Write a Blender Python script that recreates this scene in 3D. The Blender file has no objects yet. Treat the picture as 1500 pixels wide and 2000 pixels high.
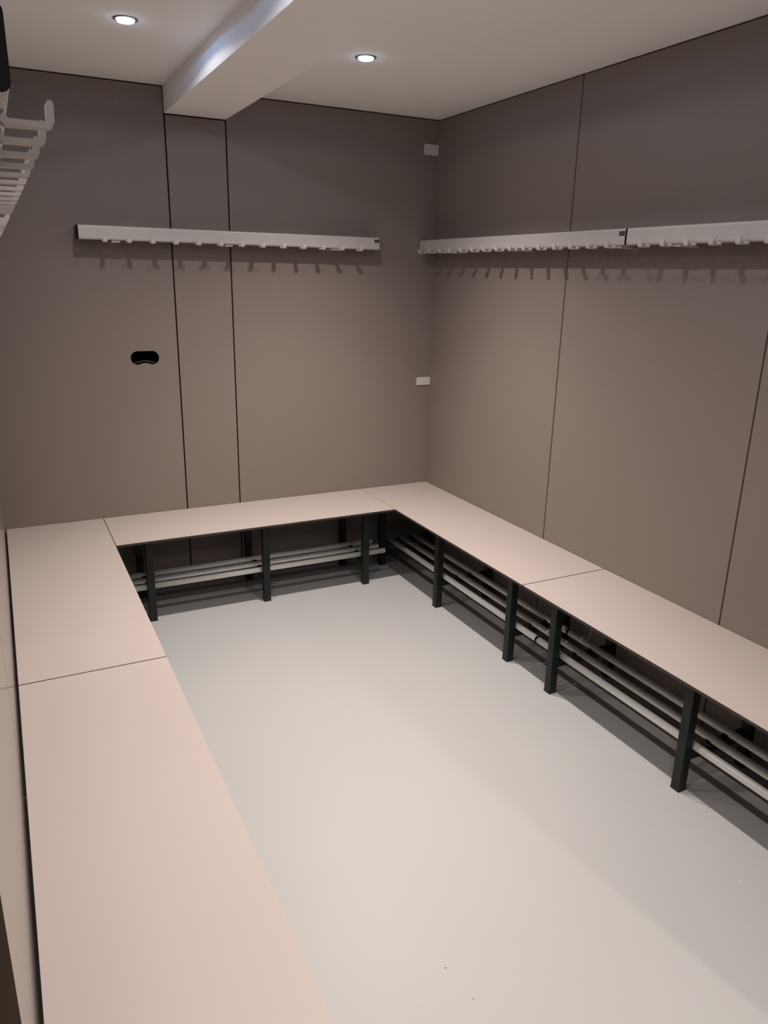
import bpy, bmesh, math
from mathutils import Vector, Matrix, geometry

# ---------------------------------------------------------------- units
# photo survey units -> metres
S = 1.15
Z0 = .06
def X(v): return v * S
def Z(v): return (v - Z0) * S

scene = bpy.context.scene
col = scene.collection

# ---------------------------------------------------------------- camera
yaw, pitch, roll = 0.4709, -0.3049, 0.0213
f_px = 1472.16
fw = Vector((math.sin(yaw) * math.cos(pitch), math.cos(yaw) * math.cos(pitch), math.sin(pitch)))
r0 = Vector((math.cos(yaw), -math.sin(yaw), 0)); u0 = r0.cross(fw)
rr = math.cos(roll) * r0 + math.sin(roll) * u0
uu = -math.sin(roll) * r0 + math.cos(roll) * u0
cam_data = bpy.data.cameras.new('camera')
cam = bpy.data.objects.new('camera', cam_data); col.objects.link(cam)
m = Matrix((rr, uu, -fw)).transposed().to_4x4()
m.translation = Vector((X(-2.0375), X(-3.4996), Z(1.5388)))
cam.matrix_world = m
cam_data.sensor_fit = 'HORIZONTAL'; cam_data.sensor_width = 36
cam_data.lens = 36 * f_px / 1500
cam_data.clip_start = .02
scene.camera = cam

# ---------------------------------------------------------------- exposure, world, light levels
scene.view_settings.view_transform = 'Standard'
scene.view_settings.look = 'None'
scene.view_settings.exposure = 0.06
scene.view_settings.gamma = 1
scene.view_settings.use_curve_mapping = False
world = bpy.data.worlds.new('world'); scene.world = world
world.use_nodes = True
world.node_tree.nodes['Background'].inputs[0].default_value = (.5, .5, .5, 1)
world.node_tree.nodes['Background'].inputs[1].default_value = 0.0
# reflector lamps: (full beam angle, edge softness, watts); each bulb has its own spread
SPILL = (165, .12, 2.1)
COOL_FILL = (176, .03, 1.2)      # bluish spot added under the downlights to tint the dropped beam's side
LOBES_RIGHT = ((90, 1.0, 86), (120, 1.0, 84), (150, 1.0, 6), SPILL, COOL_FILL)
LOBES_LEFT = ((60, 1.0, 10), (90, 1.0, 10), (120, 1.0, 24), (150, 1.0, 10), SPILL, COOL_FILL)
LOBES_NEAR = ((60, 1.0, 27), (90, 1.0, 10), (120, 1.0, 27), (150, 1.0, 2), SPILL, COOL_FILL)
LOBES_CORRIDOR = ((70, 1.0, 95),)
SPOT_COL = (1.0, .90, .83)
COOL_COL = (.22, .48, 1.0)
LENS_E = 40.0            # frosted face of the lamp
LENS_COL = (1.0, .93, .84)
RIM_E = 30.0            # bluish glow that leaks from the rim of the lamp glass
RIM_COL = (.55, .72, 1.0)

# ---------------------------------------------------------------- helpers
def tag(o, label=None, cat=None, group=None, kind=None):
    if label: o['label'] = label
    if cat: o['category'] = cat
    if group: o['group'] = group
    if kind: o['kind'] = kind
    return o

def obj(name, bm, mat, parent=None, smooth=False):
    me = bpy.data.meshes.new(name)
    bmesh.ops.recalc_face_normals(bm, faces=bm.faces[:])
    bm.to_mesh(me); bm.free()
    for mm in (mat if isinstance(mat, (list, tuple)) else [mat]): me.materials.append(mm)
    if smooth:
        for p in me.polygons: p.use_smooth = True
    o = bpy.data.objects.new(name, me); col.objects.link(o)
    if parent: o.parent = parent
    return o

def empty(name, loc=(0, 0, 0), rz=0):
    o = bpy.data.objects.new(name, None); col.objects.link(o)
    o.location = loc; o.rotation_euler = (0, 0, rz); o.empty_display_size = .1
    return o

def struct(name, bm, mat, parent=None, smooth=False):
    o = obj(name, bm, mat, parent, smooth)
    if not parent: o['kind'] = 'structure'
    return o

def box(bm, x0, x1, y0, y1, z0, z1, mi=0, bev=0):
    b2 = bmesh.new()
    vs = [b2.verts.new((x, y, z)) for x in (x0, x1) for y in (y0, y1) for z in (z0, z1)]
    for q in ((0, 1, 3, 2), (4, 6, 7, 5), (0, 4, 5, 1), (2, 3, 7, 6), (0, 2, 6, 4), (1, 5, 7, 3)):
        b2.faces.new([vs[i] for i in q])
    if bev:
        bmesh.ops.bevel(b2, geom=b2.edges[:], offset=bev, segments=2, profile=.5, affect='EDGES')
    bmesh.ops.recalc_face_normals(b2, faces=b2.faces[:])
    mp = {}
    for v in b2.verts: mp[v] = bm.verts.new(v.co)
    for fc in b2.faces:
        nf = bm.faces.new([mp[v] for v in fc.verts]); nf.material_index = mi
    b2.free()

def tube(bm, a, b, r, seg=16, caps=True, mi=0):
    a, b = Vector(a), Vector(b); d = (b - a).normalized()
    s = d.orthogonal().normalized(); t = d.cross(s)
    r1, r2 = [], []
    for k in range(seg):
        w = 2 * math.pi * k / seg
        off = (s * math.cos(w) + t * math.sin(w)) * r
        r1.append(bm.verts.new(a + off)); r2.append(bm.verts.new(b + off))
    for k in range(seg):
        fc = bm.faces.new([r1[k], r1[(k + 1) % seg], r2[(k + 1) % seg], r2[k]]); fc.smooth = True; fc.material_index = mi
    if caps:
        bm.faces.new(r1[::-1]).material_index = mi; bm.faces.new(r2).material_index = mi

def lathe(bm, prof, seg=40, mi=0):
    rings = []
    for (r, z) in prof:
        if r < 1e-6: rings.append([bm.verts.new((0, 0, z))])
        else: rings.append([bm.verts.new((r * math.cos(2 * math.pi * k / seg), r * math.sin(2 * math.pi * k / seg), z)) for k in range(seg)])
    for i in range(len(rings) - 1):
        A, B = rings[i], rings[i + 1]
        for k in range(seg):
            a0, a1 = A[k % len(A)], A[(k + 1) % len(A)]; b0, b1 = B[k % len(B)], B[(k + 1) % len(B)]
            vs = []
            for v in (a0, a1, b1, b0):
                if v not in vs: vs.append(v)
            if len(vs) > 2:
                fc = bm.faces.new(vs); fc.smooth = True; fc.material_index = mi

def extrude_yz(bm, pts, x0, x1, mi=0):
    """closed outline in (y, z) swept from x0 to x1"""
    A = [bm.verts.new((x0, y, z)) for y, z in pts]; B = [bm.verts.new((x1, y, z)) for y, z in pts]
    n = len(pts)
    for k in range(n):
        bm.faces.new([A[k], A[(k + 1) % n], B[(k + 1) % n], B[k]]).material_index = mi
    tris = geometry.tessellate_polygon([[Vector((y, z, 0)) for y, z in pts]])
    for t in tris:
        bm.faces.new([A[i] for i in t]).material_index = mi
        bm.faces.new([B[i] for i in t]).material_index = mi

# ---------------------------------------------------------------- materials
def mat(name, color, rough=.5, metal=0, spec=.5, noise=0, nscale=20, bump=0, bscale=300, rvar=0):
    M = bpy.data.materials.new(name); M.use_nodes = True
    nt = M.node_tree; p = nt.nodes['Principled BSDF']
    p.inputs['Base Color'].default_value = (*color, 1)
    p.inputs['Roughness'].default_value = rough
    p.inputs['Metallic'].default_value = metal
    p.inputs['Specular IOR Level'].default_value = spec
    tc = nt.nodes.new('ShaderNodeTexCoord')
    if noise:
        n = nt.nodes.new('ShaderNodeTexNoise'); n.inputs['Scale'].default_value = nscale; n.inputs['Detail'].default_value = 6
        nt.links.new(tc.outputs['Object'], n.inputs['Vector'])
        cr = nt.nodes.new('ShaderNodeMix'); cr.data_type = 'RGBA'
        cr.inputs[6].default_value = (*[c * (1 - noise) for c in color], 1)
        cr.inputs[7].default_value = (*[min(1, c * (1 + noise)) for c in color], 1)
        nt.links.new(n.outputs['Fac'], cr.inputs[0]); nt.links.new(cr.outputs[2], p.inputs['Base Color'])
    if bump:
        n2 = nt.nodes.new('ShaderNodeTexNoise'); n2.inputs['Scale'].default_value = bscale
        nt.links.new(tc.outputs['Object'], n2.inputs['Vector'])
        b = nt.nodes.new('ShaderNodeBump'); b.inputs['Strength'].default_value = bump; b.inputs['Distance'].default_value = .001
        nt.links.new(n2.outputs['Fac'], b.inputs['Height']); nt.links.new(b.outputs['Normal'], p.inputs['Normal'])
    return M

M_WALL = mat('taupe_wall_laminate', (.243, .204, .180), rough=.45, spec=.15, noise=.03, nscale=60)
M_WALL_GLOSS = mat('taupe_wall_laminate_polished', (.243, .204, .180), rough=.16, spec=.5, noise=.03, nscale=60)
M_GAP = mat('black_shadow_gap', (.006, .005, .005), rough=.9, spec=.1)
M_CEIL = mat('white_ceiling_paint', (.95, .935, .91), rough=.9, spec=.2, noise=.01, nscale=15)
M_FLOOR = mat('pale_grey_floor_vinyl', (.38, .378, .372), rough=.42, spec=.35, noise=.02, nscale=3)
M_BENCH = mat('light_taupe_bench_board', (.425, .366, .338), rough=.42, spec=.4, noise=.015, nscale=8)
M_EDGE = mat('dark_brown_board_core', (.035, .025, .022), rough=.6)
M_LEG = mat('anthracite_powder_coat', (.014, .0165, .0155), rough=.5, spec=.3, bump=.1, bscale=900)
M_BLACK = mat('black_plastic', (.008, .008, .008), rough=.55, spec=.3)
M_ALU = mat('satin_aluminium', (.80, .80, .76), rough=.4, metal=.1)
M_RAIL = mat('silver_grey_rail_coating', (.56, .525, .495), rough=.4, metal=.1)
M_HOOK = mat('cream_grey_hook_coating', (.58, .54, .50), rough=.38, metal=.1)
M_WHITE = mat('off_white_plastic', (.68, .65, .60), rough=.5)
M_BROWN = mat('dark_brown_frame_and_reflection', (.04, .025, .016), rough=.95, spec=.05)
M_BOARD = mat('raw_chipboard', (.09, .065, .045), rough=.85, noise=.3, nscale=80)
M_RING = mat('brushed_dark_nickel', (.32, .31, .30), rough=.35, metal=.9)
M_SPECK = mat('white_grit', (.9, .9, .88), rough=.5)
M_CRUMB = mat('dark_grit', (.12, .10, .08), rough=.7)
M_TAG = mat('dark_label_film', (.02, .016, .016), rough=.4)
M_PRINT = mat('grey_label_print', (.22, .19, .18), rough=.5)
def glow(name, color, e):
    M = bpy.data.materials.new(name); M.use_nodes = True
    nt = M.node_tree; nt.nodes.clear()
    em = nt.nodes.new('ShaderNodeEmission'); out = nt.nodes.new('ShaderNodeOutputMaterial')
    em.inputs[0].default_value = (*color, 1); em.inputs[1].default_value = e
    nt.links.new(em.outputs[0], out.inputs[0]); return M
M_LENS = glow('glowing_lamp_face', LENS_COL, LENS_E)
M_RIM = glow('bluish_lamp_rim', RIM_COL, RIM_E)

# ---------------------------------------------------------------- room shell
XL, YF = X(-2.102), X(-3.85)            # left wall face, front wall face
H = Z(2.2572); HB = Z(2.1556)           # ceiling, beam underside
P = .010                                # wall panel thickness in front of its backing
G = .0037                               # half groove
T = .12

bm = bmesh.new(); box(bm, XL - T, T, YF - 2.0, T, -.1, 0); struct('floor', bm, M_FLOOR)
bm = bmesh.new(); box(bm, XL - T, T, YF - 2.0, T, H, H + .1); struct('ceiling', bm, M_CEIL)
bx0, bx1 = X(-1.3122), X(-1.0547)
bm = bmesh.new(); box(bm, bx0, bx1, YF, 0, HB, H + .001, bev=0); struct('trim_1', bm, M_CEIL)   # dropped ceiling beam

def panels_x(bm, seams, x0, x1, y, hfun, hole=None):
    """panels on a wall facing -y; seams are x positions"""
    xs = [x0] + sorted(seams) + [x1]
    for a, b in zip(xs[:-1], xs[1:]):
        aa = a + (G if a != x0 else 0); bb = b - (G if b != x1 else 0)
        top = hfun((a + b) / 2) - .006
        if hole and a < hole['cx'] < b:
            outer = [(aa, .0), (bb, .0), (bb, top), (aa, top)]
            loop = hole['pts']
            verts = [Vector((p[0], p[1], 0)) for p in outer], [Vector((p[0], p[1], 0)) for p in loop]
            tris = geometry.tessellate_polygon([verts[0], verts[1]])
            allp = outer + loop
            F = [bm.verts.new((p[0], y, p[1])) for p in allp]
            for t in tris: bm.faces.new([F[i] for i in t])
            B = [bm.verts.new((p[0], y + P, p[1])) for p in allp]
            no = len(outer); n = len(loop)
            for i in range(no): bm.faces.new([F[i], F[(i + 1) % no], B[(i + 1) % no], B[i]])
            for i in range(n):
                fc = bm.faces.new([F[no + i], F[no + (i + 1) % n], B[no + (i + 1) % n], B[no + i]]); fc.material_index = 2
        else:
            box(bm, aa, bb, y, y + P, 0, top)

# slot cut in the left panel of the back wall, its lower lip bowed up
hcx, hcz = X(-1.459), Z(1.166); hw, hh = .0705, .0345
pts = []
for k in range(13):
    w = -math.pi / 2 + math.pi * k / 12
    pts.append((hcx + (hw - hh) + hh * math.cos(w), hcz + hh * math.sin(w)))
for k in range(13):
    w = math.pi / 2 + math.pi * k / 12
    pts.append((hcx - (hw - hh) + hh * math.cos(w), hcz + hh * math.sin(w)))
for k in range(1, 8):
    t = k / 8
    pts.append((hcx - (hw - hh) + 2 * (hw - hh) * t, hcz - hh + .008 * math.sin(math.pi * t)))
hole = dict(cx=hcx, pts=pts)

bm = bmesh.new()
hf = lambda x: HB if bx0 < x < bx1 else H
panels_x(bm, [bx0, bx1], XL, 0, -0.0, hf, hole)
# backing, with a recess behind the slot
hx0, hx1, hz0, hz1 = hcx - .10, hcx + .10, hcz - .07, hcz + .07
for b in ((XL - T, hx0, P, T, 0, H), (hx1, T, P, T, 0, H), (hx0, hx1, P, T, 0, hz0), (hx0, hx1, P, T, hz1, H), (hx0, hx1, T - .02, T, hz0, hz1)):
    box(bm, *b, mi=1)
wb = struct('wall_back', bm, [M_WALL, M_GAP, M_BOARD])
bm = bmesh.new()
arc = []
for k in range(9):
    t = k / 8
    arc.append((hcx - .052 + .104 * t, hcz - .030 + .011 * math.sin(math.pi * t)))
for (x, z), (x2, z2) in zip(arc[:-1], arc[1:]):
    tube(bm, (x, .022, z), (x2, .022, z2), .005, 8)
o = obj('pipe_rim', bm, M_EDGE, wb)

def wall_side(name, xface, sgn, seams, mats):
    bm = bmesh.new()
    ys = [0] + seams + [YF]
    for a, b in zip(ys[:-1], ys[1:]):
        aa = a - (G if a != 0 else 0); bb = b + (G if b != YF else 0)
        box(bm, min(xface, xface + sgn * P), max(xface, xface + sgn * P), bb, aa, 0, H - .006)
    x2, x3 = xface + sgn * P, xface + sgn * T
    box(bm, min(x2, x3), max(x2, x3), YF, 0, 0, H, mi=1)
    return struct(name, bm, mats)
wall_side('wall_right', 0, 1, [X(-1.0373), X(-1.9704), X(-2.9035)], [M_WALL, M_GAP])
wall_side('wall_left', XL, -1, [X(-1.9)], [M_WALL_GLOSS, M_GAP])
# front wall behind the camera, with a doorway to the corridor
dx0, dx1, dh = X(-1.5), X(-.585), 2.05
bm = bmesh.new()
for b in ((XL - T, dx0, YF - .1, YF, 0, H), (dx1, T, YF - .1, YF, 0, H), (dx0, dx1, YF - .1, YF, dh, H)): box(bm, *b)
struct('wall_front', bm, M_WALL)
bm = bmesh.new()
for b in ((dx0 - .04, dx0 + .02, YF - .11, YF + .012, 0, dh + .04), (dx1 - .02, dx1 + .04, YF - .11, YF + .012, 0, dh + .04), (dx0 + .02, dx1 - .02, YF - .11, YF + .012, dh - .02, dh + .04)):
    box(bm, *b, bev=.002)
struct('door_1', bm, M_BROWN)
# dark upright strip added on the left wall, standing in for a dark reflection
bm = bmesh.new(); box(bm, XL, XL + .004, X(-2.98), X(-2.80), .47, 1.75); struct('reflection_strip', bm, M_BROWN)

# small white cover plates in the corner of the back wall
for (z0, z1, zz, lab) in ((2.098, 2.146, 0, 'small white plastic plate on back wall high in the corner near ceiling'),
                     (.985, 1.026, 0, 'small white plastic plate on back wall in the corner below the hook rails')):
    bm = bmesh.new(); box(bm, X(-.0805), -.001, -.006, 0, Z(z0), Z(z1), bev=.001)
    o = obj('cover_plate', bm, M_WHITE); tag(o, lab, 'plate')

# ---------------------------------------------------------------- downlights
def downlight(x, y, label, lobes, aim=None):
    r = empty('downlight', (x, y, H))
    tag(r, label, 'ceiling light', 'recessed downlights in the ceiling')
    bm = bmesh.new()
    lathe(bm, [(.0305, .0), (.0305, -.002), (.032, -.0035), (.038, -.0035), (.0415, -.002), (.042, 0)])
    obj('trim_ring', bm, M_RING, r)
    bm = bmesh.new()
    lathe(bm, [(.0275, -.0085), (.022, -.0102), (.012, -.0115), (0, -.012)])
    ln = obj('lens', bm, M_LENS, r)
    bm = bmesh.new(); lathe(bm, [(.029, -.0005), (.029, -.0065), (.0275, -.0085)])
    obj('lens_rim', bm, M_RIM, ln)
    for ang, bl, watts in lobes:
        ld = bpy.data.lights.new('downlight_beam', 'SPOT'); ld.energy = watts; ld.color = COOL_COL if ang == 176 else SPOT_COL
        ld.spot_size = math.radians(ang); ld.spot_blend = bl; ld.shadow_soft_size = .006 if ang > 151 else .010
        lo = bpy.data.objects.new('downlight_beam', ld); col.objects.link(lo); lo.parent = r
        lo.location = (0, 0, -.014 - (.006 if ang > 151 else .022))
        if aim: lo.rotation_euler = Vector((x - aim[0], y - aim[1], H)).to_track_quat('Z', 'Y').to_euler()
    return r
YROWS = [X(v) for v in (-.811, -1.65, -2.49, -3.33)]
downlight(X(-1.578), YROWS[0], 'left lit round downlight, in the ceiling strip left of the dropped beam', LOBES_LEFT)
downlight(X(-.777), YROWS[0], 'lit round downlight in the ceiling right of the dropped beam', LOBES_RIGHT)
for k, where in ((1, 'second row from the back wall'), (2, 'third row from the back wall'), (3, 'row nearest the doorway')):
    downlight(X(-1.578), YROWS[k], 'round downlight left of the beam, %s, out of the photo' % where, LOBES_NEAR)
    downlight(X(-.777), YROWS[k], 'round downlight right of the beam, %s, out of the photo' % where, LOBES_NEAR)

# unseen lamp added beyond the doorway, aimed to throw a light wedge on the floor
downlight(X(-.50), X(-4.75), 'unseen downlight added beyond the doorway for the light wedge on the floor', LOBES_CORRIDOR, (X(-1.0), X(-2.5)))

# ---------------------------------------------------------------- benches
SEAT = Z(.45); TH = .012; D = X(.398)
LW = .036
def extrude_xsaddle(bm, x, y, zr, w=.011, r=.0160):
    # half-round cradle holding a rail from below
    pts = [(y + r * math.cos(a), zr + r * math.sin(a)) for a in [math.pi + .25 + (math.pi - .5) * k / 10 for k in range(11)]]
    pts += [(y + .0142 * math.cos(a), zr + .0142 * math.sin(a)) for a in [2 * math.pi - .25 - (math.pi - .5) * k / 10 for k in range(11)]]
    extrude_yz(bm, pts, x - w, x + w)
    box(bm, x - w * .7, x + w * .7, y - .006, y + .006, zr - .019, zr - .0143)

def bench(name_label, L, legs, loc, rz, rod0, rod1, caps=(True, True), edge_gap=.0022):
    """local frame: +X along the wall, +Y out from the wall, origin on floor at the wall"""
    r = empty('bench', loc, rz); tag(r, name_label, 'bench', 'changing room benches along the walls')
    bm = bmesh.new()
    box(bm, edge_gap, L - edge_gap, .002, D, SEAT - TH, SEAT - .0008, mi=1)
    box(bm, edge_gap, L - edge_gap, .002, D, SEAT - .0008, SEAT, mi=0)
    obj('seat_board', bm, [M_BENCH, M_EDGE], r)
    yf = D - X(.046) - LW                       # back side of front legs
    zr = Z(.205)
    for x in legs:
        bm = bmesh.new(); box(bm, x - LW / 2, x + LW / 2, yf, yf + LW, .004, SEAT - TH - .004, bev=.0015)
        g = obj('leg', bm, M_LEG, r)
        bm = bmesh.new(); box(bm, x - LW / 2 - .001, x + LW / 2 + .001, yf - .001, yf + LW + .001, 0, .006, bev=.001); obj('foot', bm, M_BLACK, g)
        bm = bmesh.new(); box(bm, x - LW / 2, x + LW / 2, .045, .045 + LW, .004, SEAT - TH - .004, bev=.0015)
        g = obj('leg', bm, M_LEG, r)
        bm = bmesh.new(); box(bm, x - LW / 2 - .001, x + LW / 2 + .001, .044, .046 + LW, 0, .006, bev=.001); obj('foot', bm, M_BLACK, g)
        bm = bmesh.new(); box(bm, x - .015, x + .015, .045 + LW, yf, zr - .046, zr - .0155, bev=.001); obj('cross_bar', bm, M_LEG, r)
        bm = bmesh.new(); box(bm, x - LW / 2, x + LW / 2, .045 + LW, yf, SEAT - TH - .034, SEAT - TH - .004, bev=.001); obj('cross_bar', bm, M_LEG, r)
        bm = bmesh.new(); box(bm, x - .030, x + .030, .03, yf + LW + .012, SEAT - TH - .004, SEAT - TH, bev=.001); obj('mounting_plate', bm, M_BLACK, r)
    for dd in (.301, .224, .148):
        y = X(dd)
        bm = bmesh.new(); tube(bm, (rod0, y, zr), (rod1, y, zr), .0145, 24)
        g = obj('shoe_rail', bm, M_ALU, r)
        for (a, s) in ((rod0, -1), (rod1, 1)):
            bm = bmesh.new(); tube(bm, (a, y, zr), (a + s * .004, y, zr), .014, 24); obj('end_plug', bm, M_BLACK if caps[0 if s < 0 else 1] else M_ALU, g)
        for x in legs:
            bm = bmesh.new()
            extrude_xsaddle(bm, x, y, zr)
            obj('rail_clip', bm, M_BLACK, g)
    return r

R180, R90 = math.pi, math.pi / 2
# back bench: local x runs towards -X
bx = X(-.398)
bench('taupe bench under the back wall, between the two side benches', X(1.697 - .398), [X(.129), X(.64), X(1.162)], (bx, 0, 0), R180, X(.008), X(1.24), (False, False))
# right benches: local x runs towards +Y
j = X(1.4241)
bench('right wall bench reaching into the far right corner', j, [X(.134), X(.699), X(1.284)], (0, -j, 0), R90, X(.006), j - .06)
L2 = X(1.47)
bench('right wall bench nearer the viewer, cut off by the right picture edge', L2 - .001, [L2 - X(1.36), L2 - X(.753), L2 - X(.136)], (0, -j - L2, 0), R90, .02, L2 - X(.006))
# left benches: local x runs towards -Y
jl = X(1.436); xl = X(-2.096)
bench('left wall bench in the far left corner beside the back bench', jl, [X(.20), X(.72), X(1.30)], (xl, 0, 0), -R90, .06, jl - .01)
bench('left wall bench in the foreground with pinkish sheen, nearest the viewer', L2 - .001, [X(.136), X(.753), X(1.36)], (xl, -jl - .001, 0), -R90, .01, L2 - .02)

# ---------------------------------------------------------------- hook rails
RZ0, RZ1 = Z(1.651), Z(1.7055); RH = RZ1 - RZ0; RD = X(.093)
def rail_outline(t=.003, inset=0):
    # C profile: top flange, rounded front, short bottom lip (y out, z up from rail bottom)
    def arc(cy, cz, r, a0, a1, n=5):
        return [(cy + r * math.cos(math.radians(a0 + (a1 - a0) * k / n)), cz + r * math.sin(math.radians(a0 + (a1 - a0) * k / n))) for k in range(n + 1)]
    r = .008
    outer = [(.0, RH)] + arc(RD - r, RH - r, r, 90, 0) + arc(RD - r, r, r, 0, -90) + [(RD - .055, 0)]
    inner = [(RD - .055, t)] + arc(RD - r, r, r - t, -90, 0) + arc(RD - r, RH - r, r - t, 0, 90) + [(0, RH - t)]
    return outer + inner
def hook_bm():
    bm = bmesh.new()
    a = RD - .009; b = X(.1245)
    z0 = -.0108; t = .0052
    pts = [(a, .003), (a, z0 + .004), (a + .004, z0), (b - .006, z0), (b - .002, z0 + .0015), (b, z0 + .006), (b + .0005, z0 + .020), (b - .001, z0 + .0225),
           (b - .004, z0 + .023), (b - .0058, z0 + .0205), (b - .0062, z0 + .009), (b - .008, z0 + t), (a + .008, z0 + t), (a + t, z0 + .009), (a + t, .003)]
    extrude_yz(bm, pts, -.0098, .0098)
    return bm
_h = hook_bm(); bmesh.ops.recalc_face_normals(_h, faces=_h.faces[:])
HOOK_ME = bpy.data.meshes.new('hook'); _h.to_mesh(HOOK_ME); _h.free(); HOOK_ME.materials.append(M_HOOK)
def rail(label, L, first, n, clips, loc, rz):
    r = empty('hook_rail', (loc[0], loc[1], RZ0), rz); tag(r, label, 'hook rail', 'coat hook rails on the walls')
    e = .003
    bm = bmesh.new(); extrude_yz(bm, rail_outline(), e, L - e); obj('profile', bm, M_RAIL, r)
    for x0 in (0, L - e):
        bm = bmesh.new()
        o_ = rail_outline()[:13]
        extrude_yz(bm, [(0, RH + .0006)] + [(y + .0006, z) for y, z in o_[1:]] + [(0, -.0006)], x0, x0 + e)
        obj('end_cap', bm, M_BLACK, r)
    for k in range(n):
        h = bpy.data.objects.new('hook', HOOK_ME); col.objects.link(h); h.parent = r
        h.location = (first + X(.0945) * k, 0, 0)
    for c in clips:
        bm = bmesh.new()
        box(bm, c - .019, c + .019, 0, RD - .012, -.0095, .0, bev=.001)
        box(bm, c - .009, c + .009, 0, .004, -.005, RH - .004, bev=.001)
        obj('wall_bracket', bm, M_RAIL, r)
    bm = bmesh.new(); box(bm, .006, .036, RD, RD + .0008, RH - .027, RH - .0105, bev=.0003)
    t = obj('name_tag', bm, M_TAG, r)
    bm = bmesh.new()
    for k, (w, h) in enumerate(((.003, .005), (.0034, .005), (.003, .005), (.0034, .005), (.003, .005))):
        box(bm, .0105 + k * .0042, .0105 + k * .0042 + w * .8, RD + .0008, RD + .0011, RH - .0213, RH - .0213 + h)
    obj('lettering', bm, M_PRINT, t)
    return r
LR = X(1.345)
rail('silver coat hook rail on the back wall above the back bench', LR, X(.113), 13, [X(.229), X(.73), X(1.20)], (X(-.3535), 0), R180)
rail('right wall hook rail reaching into the far right corner', X(1.433), X(.056), 15, [X(.045), X(.64), X(1.19)], (0, X(-1.4385)), R90)
rail('right wall hook rail cut off by the right picture edge', LR, X(.113), 13, [X(.2), X(.7), X(1.13)], (0, X(-1.442) - LR), R90)
rail('near left wall hook rail with black end, in the upper left picture corner', LR - X(.02), X(.113), 13, [X(.229), X(.73), X(1.20)], (XL, X(-1.55)), -R90)
rail('far left wall hook rail, furthest from the viewer, mostly outside the picture', LR, X(.113), 13, [X(.229), X(.73), X(1.20)], (XL, X(-.201)), -R90)

# ---------------------------------------------------------------- specks on the floor
for (x, y, r_, M_, lab) in ((-.482, -2.518, .0022, M_SPECK, 'tiny bright white speck on the floor near the right bench'),
                            (-1.289, -2.50, .0014, M_CRUMB, 'tiny crumb near the bottom edge of the picture, right of the other two'),
                            (-1.303, -2.409, .0018, M_CRUMB, 'tiny dark crumb on the floor, the upper one of three'),
                            (-1.39, -2.455, .0014, M_SPECK, 'tiny pale crumb on the floor near the left bench edge')):
    bm = bmesh.new(); bmesh.ops.create_icosphere(bm, subdivisions=2, radius=r_)
    for v in bm.verts: v.co.z = v.co.z * .6; v.co.x *= 1 + .2 * math.sin(v.co.y * 900)
    o = obj('crumb', bm, M_, smooth=True); o.location = (X(x), X(y), r_ * .6); tag(o, lab, 'crumb')
